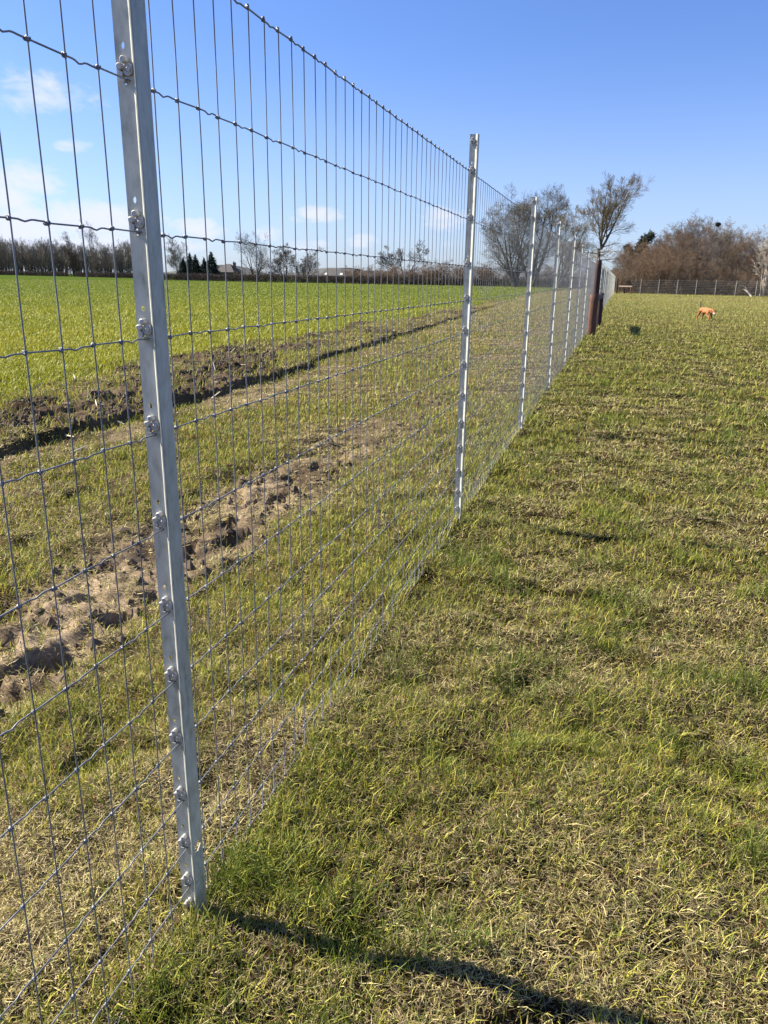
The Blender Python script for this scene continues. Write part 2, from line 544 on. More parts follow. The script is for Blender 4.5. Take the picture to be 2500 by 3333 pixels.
def palette(n, p_straw, p_green, p_yel, bright=1.0):
    u = rng.random(n); t = rng.random(n)
    straw = lerp(C(.44, .35, .12), C(.76, .66, .31), t)
    green = lerp(C(.075, .105, .012), C(.20, .245, .03), t)
    yel = lerp(C(.28, .27, .03), C(.54, .50, .09), t)
    red = lerp(C(.20, .10, .04), C(.36, .2, .09), t)
    col = np.where((u < p_straw)[:, None], straw, np.where((u < p_straw + p_green)[:, None], green, np.where((u < p_straw + p_green + p_yel)[:, None], yel, red)))
    return col * bright, u < p_straw


A0, A1 = math.radians(-66), math.radians(34)
xs, ys, rs = scatter(31000, 1.9, .35, 185, A0, A1, 2.1)
Zs = zones(xs, ys)
sc_w = np.clip(rs / 2.3, 1, None) ** .70
sc_l = np.clip(rs / 2.3, 1, 20) ** .22
hz = height(xs, ys, Zs)

# pasture on the viewer's side of the fence
sel = xs > FX
sel &= rng.random(len(xs)) < .60 + .40 * sst(.36, .50, fbm(xs * 6.5, ys * 6.5, 67, 3) + .10 * sst(2.5, 8, rs))
x, y, r, h = xs[sel], ys[sel], rs[sel], hz[sel]
n = len(x)
dryn = fbm(x * 2.4, y * 1.9, 61, 4) * .65 + fbm(x * 1.3, y * .16, 63, 3) * .35
ps = np.clip(.34 + (dryn - .47) * 2.4, .14, .72)
tuft = sst(.55, .75, fbm(x * 4.5, y * 4.5, 65, 4))
edge = np.exp(-((x - FX - .05) / .12) ** 2) * rng.uniform(0, .8, n)
p_g = np.clip((1 - ps) * .48 + .30 * tuft + .10 * edge, 0, .9)
col, isst = palette(n, ps, p_g, np.clip((1 - ps) * .44, 0, 1))
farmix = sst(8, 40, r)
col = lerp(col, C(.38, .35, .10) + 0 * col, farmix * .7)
L = np.where(isst, rng.uniform(.018, .05, n), rng.uniform(.022, .055, n) * (1 + 1.0 * tuft + .7 * edge))
L = L * np.where(rng.random(n) < .04, 2.0, 1) * sc_l[sel]
W = np.where(isst, rng.uniform(.0011, .0027, n), rng.uniform(.0013, .0030, n)) * sc_w[sel]
l1 = np.where(isst, rng.uniform(.7, 1.5, n), rng.uniform(.12, .95, n)); l2 = np.where(isst, rng.uniform(1.1, 1.75, n), l1 + rng.uniform(.1, .8, n))
blades('pasture_grass', x, y, h, L, W, l1, l2, col, 'short straw and green pasture grass on the near side of the fence', 'grass')

# flattened dead thatch under the living blades, also littering the mud
tx, ty, tr_ = scatter(15000, 2.1, .35, 16, A0, A1, 2.6)
zt = zones(tx, ty)
keep = (zt['crop'] < .5) & (rng.random(len(tx)) < 1 - .9 * zt['soil'] - .55 * np.clip(zt['traw'], 0, 1))
tx, ty, tr_ = tx[keep], ty[keep], tr_[keep]
n = len(tx)
tcol = lerp(C(.10, .072, .038), C(.46, .37, .20), rng.random(n) ** 1.5)
tk = np.clip(tr_ / 2.6, 1, None) ** .75
blades('dead_thatch', tx, ty, height(tx, ty) + .004 + rng.uniform(0, .012, n), rng.uniform(.014, .042, n) * np.sqrt(tk), rng.uniform(.001, .0022, n) * tk,
       rng.uniform(1.2, 1.6, n), rng.uniform(1.3, 1.85, n), tcol, 'flattened dead brown thatch lying between the living grass', 'grass')

# rough verge between the fence and the crop
sel = (xs <= FX) & (Zs['crop'] < .5)
bare = np.clip(Zs['soil'] * .86 + Zs['track'] * .72 + Zs['dry'] * .30, 0, .97)
gap = sst(.40, .52, fbm(xs * 3.1, ys * 3.1, 71, 3) + .12)
sel &= rng.random(len(xs)) < (1 - bare) * (.45 + .55 * gap)
x, y, r, h = xs[sel], ys[sel], rs[sel], hz[sel]
n = len(x)
g = fbm(x * .9, y * .9, 73, 4)
trk = np.clip(Zs['traw'][sel] * 1.3, 0, 1)
ps = np.clip(.84 - (g - .35) * 1.9 + .3 * Zs['dry'][sel] + .45 * trk, .15, .95)
onsoil = Zs['soil'][sel]
ps = ps * (1 - .8 * onsoil)
edge = np.exp(-((x - FX + .05) / .16) ** 2)
col, isst = palette(n, ps, (1 - ps) * .42, (1 - ps) * .50)
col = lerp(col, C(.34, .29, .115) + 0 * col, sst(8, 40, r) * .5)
L = np.where(isst, rng.uniform(.02, .05, n), rng.uniform(.03, .07, n) * (1 + .6 * edge + .5 * onsoil)) * sc_l[sel]
W = np.where(isst, rng.uniform(.0014, .003, n), rng.uniform(.0018, .0036, n)) * sc_w[sel]
l1 = np.where(isst, rng.uniform(.9, 1.55, n), rng.uniform(.12, .8, n)); l2 = np.where(isst, rng.uniform(.9, 1.75, n), l1 + rng.uniform(.1, .8, n))
blades('verge_grass', x, y, h, L, W, l1, l2, col, 'patchy tyre-torn grass verge behind the wire fence', 'grass')

# young crop
sel = (Zs['crop'] >= .5) & (rng.random(len(xs)) < (1 - .8 * Zs['soil']))
x, y, r, h = xs[sel], ys[sel], rs[sel], hz[sel]
n = len(x)
t = rng.random(n); g = np.clip(fbm(x * .25, y * .12, 81, 3) * 1.5 - .25, 0, 1)
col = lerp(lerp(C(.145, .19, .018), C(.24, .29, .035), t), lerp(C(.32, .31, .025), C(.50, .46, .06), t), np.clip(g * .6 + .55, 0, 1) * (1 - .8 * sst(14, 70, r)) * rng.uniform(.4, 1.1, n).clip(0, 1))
L = rng.uniform(.05, .10, n) * np.clip(sc_l[sel], 1, 1.8)
W = rng.uniform(.003, .005, n) * sc_w[sel]
l1 = rng.uniform(.1, .7, n); l2 = l1 + rng.uniform(.2, .9, n)
blades('crop_shoots', x, y, h, L, W, l1, l2, col, 'bright green young crop filling the field beyond the verge', 'crop')

# pale stubble stalks left on the field and its torn edge
sx, sy, sr = scatter(3.2, .9, 5, 175, math.radians(-62), math.radians(-14), 9)
zz = zones(sx, sy)
keep = (sx < zz['e1'] + .5) & (rng.random(len(sx)) < np.where(sx > zz['e2'] - 1, .8, np.where(sr < 60, .12, .34))) & (rng.random(len(sx)) < .55)
sx, sy, sr, hh = sx[keep], sy[keep], sr[keep], height(sx[keep], sy[keep])
a = rng.random(len(sx)) * 6.28; lay = rng.uniform(-.1, .9, len(sx)) * (rng.random(len(sx)) < .5)
ln = rng.uniform(.05, .2, len(sx)) * np.clip(sr / 40, 1, 1.6)
p0 = np.stack([sx, sy, hh + .015], -1)
p1 = p0 + np.stack([np.cos(a) * np.cos(lay), np.sin(a) * np.cos(lay), np.sin(np.abs(lay)) + .05], -1) * ln[:, None]
mb = MB(); mb.segs(p0, p1, rng.uniform(.006, .012, len(sx)) * np.clip(sr / 60, 1, 1.7), .005, 5)
tag(mb.build('stubble_litter', M_STRAW), 'pale dead maize stubble scattered over the crop field edge', 'stubble', kind='stuff')

# crumbly clods in the wheel track and along the ploughed edge
cx_ = np.concatenate([rng.uniform(-8, -4.4, 60000), rng.uniform(-2.75, -1.6, 22000)])
cy_ = np.concatenate([2.5 + 20 * rng.random(60000) ** 1.5, 1 + 9 * rng.random(22000) ** 1.3])
zc = zones(cx_, cy_)
kp = rng.random(len(cx_)) < np.where(cx_ < -4, zc['soil'] * sst(.42, .6, fbm(cx_ * 2.5, cy_ * 2, 83, 3)) + .25 * np.exp(-((cx_ - zc['e1'] + .12) / .12) ** 2), zc['traw'] * .28 * np.clip(np.abs((cx_ - zc['tc']) / .4), .15, 1))
cx_, cy_ = cx_[kp], cy_[kp]; n = len(cx_)
cs = .006 + .022 * rng.random(n) ** 3.0
ch_ = height(cx_, cy_)
base = np.array([[0, 0, 1], [1, 0, .1], [.3, .95, 0], [-.8, .6, .1], [-.8, -.6, 0], [.3, -.95, .1], [0, 0, -.8]], float)
vv = base[None] * (1 + rng.normal(0, .28, (n, 7, 1))) * cs[:, None, None] * rng.uniform(.7, 1.4, (n, 1, 3))
aa = rng.random(n) * 6.28
ca_, sa_ = np.cos(aa)[:, None], np.sin(aa)[:, None]
vv = np.stack([vv[..., 0] * ca_ - vv[..., 1] * sa_, vv[..., 0] * sa_ + vv[..., 1] * ca_, vv[..., 2]], -1) + np.stack([cx_, cy_, ch_ + cs * .35], -1)[:, None]
ft = np.array([(0, 1, 2), (0, 2, 3), (0, 3, 4), (0, 4, 5), (0, 5, 1), (6, 2, 1), (6, 3, 2), (6, 4, 3), (6, 5, 4), (6, 1, 5)])
mb = MB(); mb.add(vv.reshape(-1, 3), [(ft[None] + np.arange(n)[:, None, None] * 7).reshape(-1, 3)])
clod = mb.build('soil_clods', M_CLOD)
tag(clod, 'crumbled clods of dark soil in the wheel track and ploughed edge', 'soil', kind='stuff')

# ------------------------------------------------------------------ fence posts
POST_H = 2.12
WIRE_Z = [1.932, 1.702, 1.470, 1.291, 1.118, .932, .756, .600, .454, .310, .186, .082, .012]
# outline of the folded steel section seen from above, x across the fence, y along it
PA = [(-.0180, .010), (-.0180, .004), (.0120, .004), (.0133, .0032), (.0242, -.0098), (.0249, -.0104), (.0258, -.0097), (.0266, .0305), (.0254, .0330)]


def section(pts, th):
    p = np.array(pts); t = np.gradient(p, axis=0); t /= np.linalg.norm(t, axis=1)[:, None]
    nrm = np.stack([-t[:, 1], t[:, 0]], -1)
    return [tuple(q) for q in p] + [tuple(q) for q in (p + nrm * th)[::-1]]


def disc(mb, c, r, y0, y1, n=14, bev=.0012):
    """A button or washer lying against the flange, its face towards -y."""
    th = np.arange(n) * 2 * math.pi / n
    rings = []
    for (rr, yy) in ((r, y0), (r, y1 + bev), (r - bev, y1)):
        rings.append(np.stack([c[0] + rr * np.cos(th), np.full(n, yy), c[1] + rr * np.sin(th)], -1))
    k = np.arange(n); k2 = (k + 1) % n
    q = np.concatenate([np.stack([j * n + k, j * n + k2, (j + 1) * n + k2, (j + 1) * n + k], -1) for j in range(2)])
    mb.add(np.concatenate(rings), [q, (2 * n + k)[None]])


clip_mb = MB()
disc(clip_mb, (.0035, .016), .0098, .004, -.0015)                 # washer plate
disc(clip_mb, (-.0015, .0295), .0056, .004, -.0075)               # upper button
disc(clip_mb, (-.0085, .0195), .0052, .004, -.0085)               # lower button
clip_mb.prism([(-.0125, .016), (-.0045, .012), (-.0055, .0045), (-.0085, .001), (-.0125, .004)], .004, -.0030, lambda p, z: (p[0], z, p[1]))
clip_mb.prism([(-.0085, .003), (-.0015, .003), (-.0010, -.0035), (-.0070, -.0035)], .004, -.0045, lambda p, z: (p[0], z, p[1]))
disc(clip_mb, (.0055, .0155), .0042, -.0015, -.0040, 10)
clip_me = clip_mb.mesh('wire_clip', M_CLIP, False)

pmb = MB(); pmb.prism(section(PA, .0028), -.35, POST_H)
raw = pmb.build('fence_post', M_POST)
cmb = MB()
th = np.arange(12) * 2 * math.pi / 12
for z in WIRE_Z[:-1]:
    cmb.prism([(-.0030 + .0036 * math.cos(t_), z + .052 + .0058 * math.sin(t_)) for t_ in th], -.01, .02, lambda p, q: (p[0], q, p[1]))
    cmb.prism([(-.0055, z - .005), (-.0005, z - .005), (-.0005, z + .006), (-.0055, z + .006)], -.01, .02, lambda p, q: (p[0], q, p[1]))
cmb.prism([(0, .165), (.024, .187), (.022, .200), (0, .198)], .012, .05, lambda p, q: (q, p[0], p[1]))
cut = cmb.build('cutter', M_POST)
for o_ in (raw, cut):
    b_ = bmesh.new(); b_.from_mesh(o_.data); bmesh.ops.recalc_face_normals(b_, faces=b_.faces); b_.to_mesh(o_.data); b_.free()
bm_ = raw.modifiers.new('holes', 'BOOLEAN'); bm_.object = cut; bm_.operation = 'DIFFERENCE'; bm_.solver = 'EXACT'; bm_.use_self = True
dg = bpy.context.evaluated_depsgraph_get()
post_me = bpy.data.meshes.new_from_object(raw.evaluated_get(dg))
post_me.name = 'fence_post'
if len(post_me.polygons) < 60:
    post_me = raw.data.copy()
bpy.data.objects.remove(raw); bpy.data.objects.remove(cut)

ORD = ['first', 'second', 'third', 'fourth', 'fifth', 'sixth', 'seventh', 'eighth', 'ninth', 'tenth', 'eleventh', 'twelfth', 'thirteenth', 'fourteenth',
       'fifteenth', 'sixteenth', 'seventeenth', 'eighteenth', 'nineteenth', 'twentieth', 'twenty-first', 'twenty-second', 'twenty-third', 'twenty-fourth',
       'twenty-fifth', 'twenty-sixth', 'twenty-seventh', 'twenty-eighth']
POST_Y = [1.203 + 3.05 * i for i in range(7)] + [26.9 + 3.05 * i for i in range(27)]
posts = []
for i, py in enumerate(POST_Y):
    o = bpy.data.objects.new('fence_post', post_me)
    o.location = (FX - .0055, py, rng.normal(0, .012) if i > 1 else 0)
    if i > 1: o.rotation_euler = (rng.normal(0, .004), rng.normal(0, .006), rng.normal(0, .03))
    COL.objects.link(o)
    if i == 0: lb = 'nearest galvanised steel fence post, rising out of the top of the picture'
    elif i == 1: lb = 'second galvanised steel fence post from the viewer, its top clip showing against blue sky'
    elif i < 7: lb = ORD[i] + ' galvanised steel fence post from the viewer, before the brown strainer posts'
    else: lb = ORD[i - 7] + ' galvanised fence post beyond the brown strainer posts'
    tag(o, lb, 'fence post', 'galvanised posts of the long wire fence')
    if i < 10:
        for z in WIRE_Z + [2.085 - .016]:
            c = bpy.data.objects.new('wire_clip', clip_me)
            c.location = (.0015, 0, z)
            c.rotation_euler = (0, rng.normal(0, .08), 0)
            c.parent = o
            COL.objects.link(c)
    posts.append(o)

# ------------------------------------------------------------------ wire netting
STEP = .0751
S0 = 1.2735
stay_y = S0 + STEP * np.arange(-43, 1390)
stay_y = stay_y[np.abs(stay_y - 1.2) > .03]
END_Y = stay_y[-1]
net = empty('wire_netting', (FX, 0, 0))
tag(net, 'tall galvanised wire netting with narrow upright meshes along the post line', 'wire netting')


def coil(mb, c, ax, rad, wire, turns, length, ph):
    s = np.linspace(0, 1, int(turns * 9) + 1); a_ = ph + s * turns * 2 * math.pi
    if ax == 'y': p = np.stack([rad * np.cos(a_), (s - .5) * length, rad * np.sin(a_)], -1)
    else: p = np.stack([rad * np.cos(a_), rad * np.sin(a_), (s - .5) * length], -1)
    mb.tube(p + np.asarray(c), wire, 5)


for wi, z in enumerate(WIRE_Z):
    pts = []; prev = stay_y[0]
    w_ = MB(); kn = w_
    for k_, yy in enumerate(stay_y):
        if yy < 12:
            z_k = z + .0012 * math.sin(k_ * 2.3 + wi)
            pts.append((0, yy, z_k))
            if k_ % 2 == (wi // 3) % 2:
                a_ = rng.uniform(.002, .0040)
                m_ = yy + STEP * rng.uniform(.42, .58)
                uu = np.linspace(.08, .92, 11)
                pts += [(0, yy + STEP * q_, z_k - a_ * (math.exp(-((yy + STEP * q_ - m_ + .004) / .008) ** 2) - .22 * math.exp(-((yy + STEP * q_ - m_ - .014) / .008) ** 2))) for q_ in uu]
            sz = 1.0 if wi else 1.12
            kn.ball((0.0005, yy, z_k), (.0031 * sz, .0040 * sz, .0033 * sz), 7, 5)
            if yy < 4.4:
                coil(kn, (.0005, yy, z_k), 'y', .0031, .0012, 1.7, .0075, rng.uniform(0, 6))
                if wi == 0: kn.ball((.0008, yy, z_k + .004), (.0042, .0042, .004), 7, 5)
    last = pts[-1][1]
    far = [(0, y_, z) for y_ in np.arange(math.ceil(last) + 1, END_Y, 3.05)] + [(0, END_Y, z)]
    w_.tube(pts + far, .00145 if wi else .0019, 6)
    w_.build('line_wire', M_WIRE, net, True)

bot, top = WIRE_Z[-1] - .002, WIRE_Z[0]
near_ids = [k_ for k_ in range(len(stay_y)) if stay_y[k_] > .15][:100]
for k_ in near_ids:
    yy = stay_y[k_]
    zs = np.linspace(bot, top, 14)
    w_ = MB()
    w_.tube(np.stack([.0022 + 0 * zs, yy + .0012 * np.sin(zs * 5 + k_) + .0008 * np.sin(zs * 13 + 2 * k_), zs], -1), .00125, 6)
    w_.build('stay_wire', M_WIRE, net, True)
rest = [k_ for k_ in range(len(stay_y)) if k_ not in set(near_ids)]
ry = stay_y[rest]
w_ = MB(); w_.segs(np.stack([0 * ry + .0022, ry, 0 * ry + bot], -1), np.stack([0 * ry + .0022, ry, 0 * ry + top], -1), .00125, .00125, 4)
tag(w_.build('stay_wire', M_WIRE, net, True), 'remaining fine upright stay wires running to the far corner', kind='stuff')


# ------------------------------------------------------------------ timber strainer in the fence
def log(mb, p0, p1, r0, r1, n=9, sides=14, wob=.02, seed=0, cham=True):
    rg = np.random.default_rng(seed)
    p0 = np.array(p0); p1 = np.array(p1); s = np.linspace(0, 1, n)
    p = p0 + (p1 - p0) * s[:, None] + rg.normal(0, wob * r0, (n, 3))
    r = r0 + (r1 - r0) * s
    if cham:
        e = (p1 - p0) / np.linalg.norm(p1 - p0) * .012
        p = np.concatenate([p, [p[-1] + e]]); r = np.concatenate([r, [r[-1] - .012]])
    mb.tube(p, r, sides)


st = empty('box_strainer', (-.66, 22.1, 0))
tag(st, 'brown timber box strainer, two short posts joined by a log rail, in the fence line', 'strainer')
mb = MB(); log(mb, (0, 0, -.3), (0, 0, 1.06), .122, .115, seed=3); mb.build('short_post', M_WOOD, st, True)
mb = MB(); log(mb, (.07, 4.35, -.3), (.07, 4.35, 1.04), .10, .10, seed=4); mb.build('short_post', M_WOOD_SHADE, st, True)
mb = MB(); log(mb, (.01, .10, .95), (.06, 4.26, .95), .098, .092, seed=5); mb.build('log_rail', M_WOOD, st, True)
mb = MB(); log(mb, (0, 0, -.3), (0, 0, 1.99), .098, .09, 12, seed=6)
tall = mb.build('strainer_post', M_WOOD_SHADE, None, True); tall.location = (-.69, 24.3, 0)
tag(tall, 'tall shade-darkened brown round timber post standing in the middle of the box strainer', 'timber post')

cn = empty('corner_strainer', (-.45, 104.9, 0))
tag(cn, 'distant timber corner strainer with a pale sunlit top rail by the far fence', 'strainer')
mb = MB(); log(mb, (0, .4, -.2), (0, .4, 1.9), .12, .11, seed=8); mb.build('corner_post', M_WOOD_SHADE, cn, True)
mb = MB(); log(mb, (.12, .2, .86), (1.85, .0, .86), .085, .085, seed=9); mb.build('log_rail', M_LOG, cn, True)
mb = MB(); log(mb, (1.75, 0, -.2), (1.75, 0, .80), .085, .085, seed=10); mb.build('short_post', M_WOOD, cn, True)
mb = MB(); log(mb, (.95, .5, -.2), (.95, .5, .62), .08, .08, seed=11); mb.build('brace_post', M_WOOD_SHADE, cn, True)

# ------------------------------------------------------------------ far fence across the end of the pasture
FF0 = np.array([1.2, 105.6]); FFD = np.array([22.0, -7.4]); FFD = FFD / np.linalg.norm(FFD)
fp = MB(); fp.tube([(0, 0, -.2), (0, 0, .9), (.01, 0, 1.80)], .036, 6)
fpm = fp.mesh('far_fence_post', M_FARPOST, False)
for i in range(11):
    p = FF0 + FFD * (1.3 + 2.25 * i)
    o = bpy.data.objects.new('far_fence_post', fpm); o.location = (p[0], p[1], 0)
    o.rotation_euler = (rng.normal(0, .012), rng.normal(0, .012), rng.random() * 6)
    COL.objects.link(o)
    tag(o, 'weathered grey post of the far wire fence before the wood, ' + ORD[i] + ' from the corner', 'fence post', 'posts of the far fence')
fn = empty('far_netting', (FF0[0], FF0[1], 0))
tag(fn, 'wire netting of the far fence crossing in front of the bare wood', 'wire netting')
p1 = FFD * 26
for z in [.12, .28, .44, .62, .8, 1.0, 1.2, 1.42, 1.66]:
    mb = MB(); mb.tube([(0, 0, z), (p1[0] / 2, p1[1] / 2, z + .01), (p1[0], p1[1], z)], .006, 4); mb.build('line_wire', M_FARPOST, fn)
sd = np.arange(0, 26, .16)
q0 = np.stack([FFD[0] * sd, FFD[1] * sd, 0 * sd + .1], -1); q1 = q0.copy(); q1[:, 2] = 1.66
mb = MB(); mb.segs(q0, q1, .0022, .0022, 3)
tag(mb.build('stay_wire', M_FARPOST, fn), 'upright wires of the far netting', kind='stuff')


# ------------------------------------------------------------------ trees
class Grow:
    def __init__(self, seed):
        self.rg = np.random.default_rng(seed)
        self.thick = ([], [], [], []); self.fine = ([], [], [], [])

    def branch(self, p, d, length, r, level, maxl, cfg):
        rg = self.rg
        nseg = cfg['segs'][level]
        sl = length / nseg
        p = np.array(p, float); d = np.array(d, float); d /= np.linalg.norm(d)
        rr = r
        nch = cfg['kids'][level] if level < maxl else 0
        kid_at = np.sort(rg.uniform(cfg['first'][level], 1.0, nch)) if nch else []
        ki = 0
        for s in range(nseg):
            f1 = (s + 1) / nseg
            nd = d + rg.normal(0, cfg['wob'][level], 3) + np.array([0, 0, cfg['lift'][level]])
            nd /= np.linalg.norm(nd)
            q = p + nd * sl
            r1 = max(r * (1 - f1 * cfg['taper'][level]), cfg['rmin'])
            tgt = self.thick if r1 > cfg['split'] else self.fine
            tgt[0].append(p); tgt[1].append(q); tgt[2].append(rr); tgt[3].append(r1)
            while ki < len(kid_at) and kid_at[ki] <= f1 + 1e-6:
                fr = (kid_at[ki] - s / nseg) * nseg
                b = p + (q - p) * min(max(fr, 0), 1)
                perp = rg.normal(0, 1, 3); perp -= nd * (perp @ nd); perp /= np.linalg.norm(perp)
                an = cfg['angle'][level] * rg.uniform(.7, 1.3)
                kd = nd * math.cos(an) + perp * math.sin(an)
                kl = length * cfg['ratio'][level] * rg.uniform(.7, 1.2) * (1.15 - .55 * kid_at[ki])
                kr = max(min(rr, r1 * 1.05) * cfg['rratio'][level], cfg['rmin'])
                self.branch(b, kd, kl, kr, level + 1, maxl, cfg)
                ki += 1
            p, d, rr = q, nd, r1

    def meshes(self, bark, twig, name):
        a = MB(); t = self.thick
        if t[0]: a.segs(t[0], t[1], np.array(t[2]), np.array(t[3]), 7)
        b = MB(); t = self.fine
        if t[0]: b.segs(t[0], t[1], np.array(t[2]), np.array(t[3]), 3)
        return a.mesh('trunk', bark, True), b.mesh('crown', twig, False)


def cfg(**k):
    base = dict(segs=[8, 6, 5, 4, 3], kids=[9, 8, 7, 5, 0], first=[.25, .2, .15, .1, 0], wob=[.05, .10, .14, .16, .18], lift=[.03, .06, .07, .08, .05],
                taper=[.93, .88, .85, .8, .6], angle=[.65, .7, .7, .7, .6], ratio=[.55, .5, .48, .5, .5], rratio=[.55, .58, .55, .5, .6], rmin=.007, split=.05)
    base.update(k); return base


def plant_tree(name, meshes, loc, rz, sc, label, cat, group=None):
    o = empty(name, loc)
    o.rotation_euler = (0, 0, rz); o.scale = sc if isinstance(sc, tuple) else (sc, sc, sc)
    for nm, me in zip(('trunk', 'crown'), meshes):
        c = bpy.data.objects.new(nm, me); c.parent = o; COL.objects.link(c)
    tag(o, label, cat, group)
    return o


def top_of(meshes):
    return max(max(v_.co.z for v_ in me.vertices) for me in meshes if len(me.vertices))


def gz(x, y):
    return float(height(np.array([x]), np.array([y]))[0])


def at_px(px, D):
    """Ground point in the direction the photograph shows at column px, D metres along the fence direction."""
    d = RX * (px - 1250) + DN * (920 - 1666.5) + FW * 2460.2
    return d.x / d.y * D, D


# 1 tall tree standing alone right of the willows
g = Grow(11); c = cfg(kids=[12, 9, 6, 3, 0], lift=[.03, .04, .05, .05, .04], angle=[.72, .6, .55, .5, .5], ratio=[.50, .55, .58, .62, .5], first=[.12, .15, .15, .15, 0], segs=[8, 7, 5, 4, 3], rmin=.0085, wob=[.03, .05, .07, .08, .08])
g.branch((0, 0, -.3), (0, .0, 1), 6.6, .36, 0, 0, cfg(kids=[0], taper=[.25]))
g.branch((0, 0, 6.2), (-.02, 0, 1), 8.4, .22, 0, 4, c)
g.branch((.05, 0, 6.2), (.52, .1, 1), 9.0, .21, 0, 4, c)
g.branch((0, 0, 6.4), (-.22, -.2, 1), 6.6, .14, 0, 4, c)
g.branch((0, 0, 7.0), (.26, -.2, 1), 8.0, .14, 0, 4, c)
for s in range(9):
    a_ = s * 2.4
    g.branch((0, 0, 4.6 + .22 * s), (math.cos(a_), math.sin(a_), .25), 3.8, .08, 1, 4, cfg(lift=[0, -.01, .0, .02, .02], kids=[0, 7, 6, 5, 0]))
x_, y_ = at_px(1945, 128)
plant_tree('bare_tree', g.meshes(M_BARK, M_TWIG_Y, 't'), (x_, y_, 0), .15, 1.0, 'tall bare tree with upswept forked limbs standing alone right of the willows', 'tree')

# 2-4 big willows
wc = cfg(kids=[10, 9, 7, 4, 0], lift=[.02, .035, .04, .04, .03], angle=[.7, .75, .75, .7, .6], wob=[.06, .10, .12, .12, .12], rmin=.0105, ratio=[.46, .55, .58, .62, .5], first=[.15, .15, .12, .1, 0])
g = Grow(21)
for (dx, dy, ln, r_) in ((-.32, .1, 14, .42), (-.55, -.1, 12.5, .32), (-.12, .2, 15, .38), (-.3, -.3, 13, .3), (.12, -.1, 11.5, .25)):
    g.branch((dx * .6, dy * .6, -.2), (dx, dy, 1), ln, r_, 0, 4, wc)
x_, y_ = at_px(1680, 163)
plant_tree('willow_tree', g.meshes(M_BARKD, M_TWIG_G, 't'), (x_, y_, 0), .1, 1.0, 'large bare willow leaning left with several dark stems', 'tree')
g = Grow(23)
for (dx, dy, ln, r_) in ((.05, .1, 17.5, .45), (.3, -.1, 17, .36), (-.22, .15, 16, .36), (.12, -.3, 16, .3), (-.4, -.2, 14.5, .28)):
    g.branch((dx * .8, dy * .8, -.2), (dx, dy, 1), ln, r_, 0, 4, wc)
x_, y_ = at_px(1728, 168)
plant_tree('willow_tree', g.meshes(M_BARKD, M_TWIG_G, 't'), (x_, y_, 0), .4, 1.0, 'tallest rounded bare willow behind the third and fourth posts', 'tree')
g = Grow(25)
for (dx, dy, ln, r_) in ((.35, .1, 13.5, .33), (.6, -.1, 12.5, .26), (.1, .2, 12, .25)):
    g.branch((dx * .5, dy * .5, -.2), (dx, dy, 1), ln, r_, 0, 4, wc)
x_, y_ = at_px(1808, 158)
plant_tree('willow_tree', g.meshes(M_BARKD, M_TWIG_Y, 't'), (x_, y_, 0), 0, 1.0, 'smaller orange-twigged bare willow leaning right beside the lone tall tree', 'tree')

# wood on the right: dense brown scrub trees
protos = []
sc_cfg = cfg(kids=[8, 7, 6, 4, 0], first=[.12, .12, .1, .1, 0], lift=[.02, .03, .03, .02, .0], angle=[.7, .8, .8, .8, .7], wob=[.08, .11, .14, .15, .15], rmin=.0085, split=.035, ratio=[.5, .55, .58, .58, .5])
for s, tw in ((31, M_TWIG_B), (32, M_TWIG_B), (33, M_TWIG_D), (34, M_TWIG_P), (35, M_TWIG_B)):
    g = Grow(s)
    nst = 5 + s % 3
    for q in range(nst):
        a_ = q * 2.4 + s; sp = g.rg.uniform(.15, .75)
        g.branch((math.cos(a_) * .3, math.sin(a_) * .3, -.2), (math.cos(a_) * sp, math.sin(a_) * sp, 1), g.rg.uniform(6.5, 9), g.rg.uniform(.07, .13), 0, 3 if q % 2 else 4, sc_cfg)
    protos.append(g.meshes(M_BARKD, tw, 'scrub'))
ptop = [top_of(p_) * .93 for p_ in protos]
wood_label = {'B': 'red-brown bare scrub tree in the front of the wood behind the far fence',
              'D': 'dark bare scrub tree deep in the wood behind the far fence',
              'P': 'pale grey bare tree rising above the brown scrub of the wood'}
outline = [(2010, 860), (2060, 810), (2110, 795), (2150, 800), (2200, 750), (2250, 726), (2300, 728), (2335, 745), (2370, 795), (2420, 785), (2500, 792), (2620, 790), (2720, 790)]
ox, oy = zip(*outline)
kk = 0
for row, D in enumerate((111, 115, 120, 126, 133)):
    for px in np.arange(2000 + 11 * row, 2720, 40):
        px += rng.normal(0, 8)
        x_, y_ = at_px(px, D + rng.normal(0, 1.2) - (px - 2000) * .008)
        hor = 906.6 + (px - 1250) * .01494
        topz = EYE + (hor - np.interp(px, ox, oy)) / 2460 * y_
        frac = ((.50, .68, .82, .93, .97) if px > 2190 else (.66, .84, .95, 1.0, 1.0))[row] * rng.uniform(.86, 1.06)
        hh_ = max(topz * frac, 3)
        if row == 0 and px > 2440: hh_ *= .8
        pi_ = (0, 4, 1, 2, 3)[(kk * 3 + row) % 5] if row < 3 else (3, 3, 2, 1, 3)[(kk + row) % 5]
        if px < 2190 and pi_ in (3,): pi_ = 1
        key = 'P' if pi_ == 3 else ('D' if pi_ == 2 else 'B')
        s_ = hh_ / ptop[pi_]
        plant_tree('scrub_tree', protos[pi_], (x_, y_, 0), rng.random() * 6.28, (s_ * rng.uniform(.9, 1.1), s_ * rng.uniform(.9, 1.1), s_), wood_label[key], 'tree',
                   {'B': 'red-brown scrub trees of the wood', 'D': 'dark scrub trees of the wood', 'P': 'pale trees of the wood'}[key])
        kk += 1

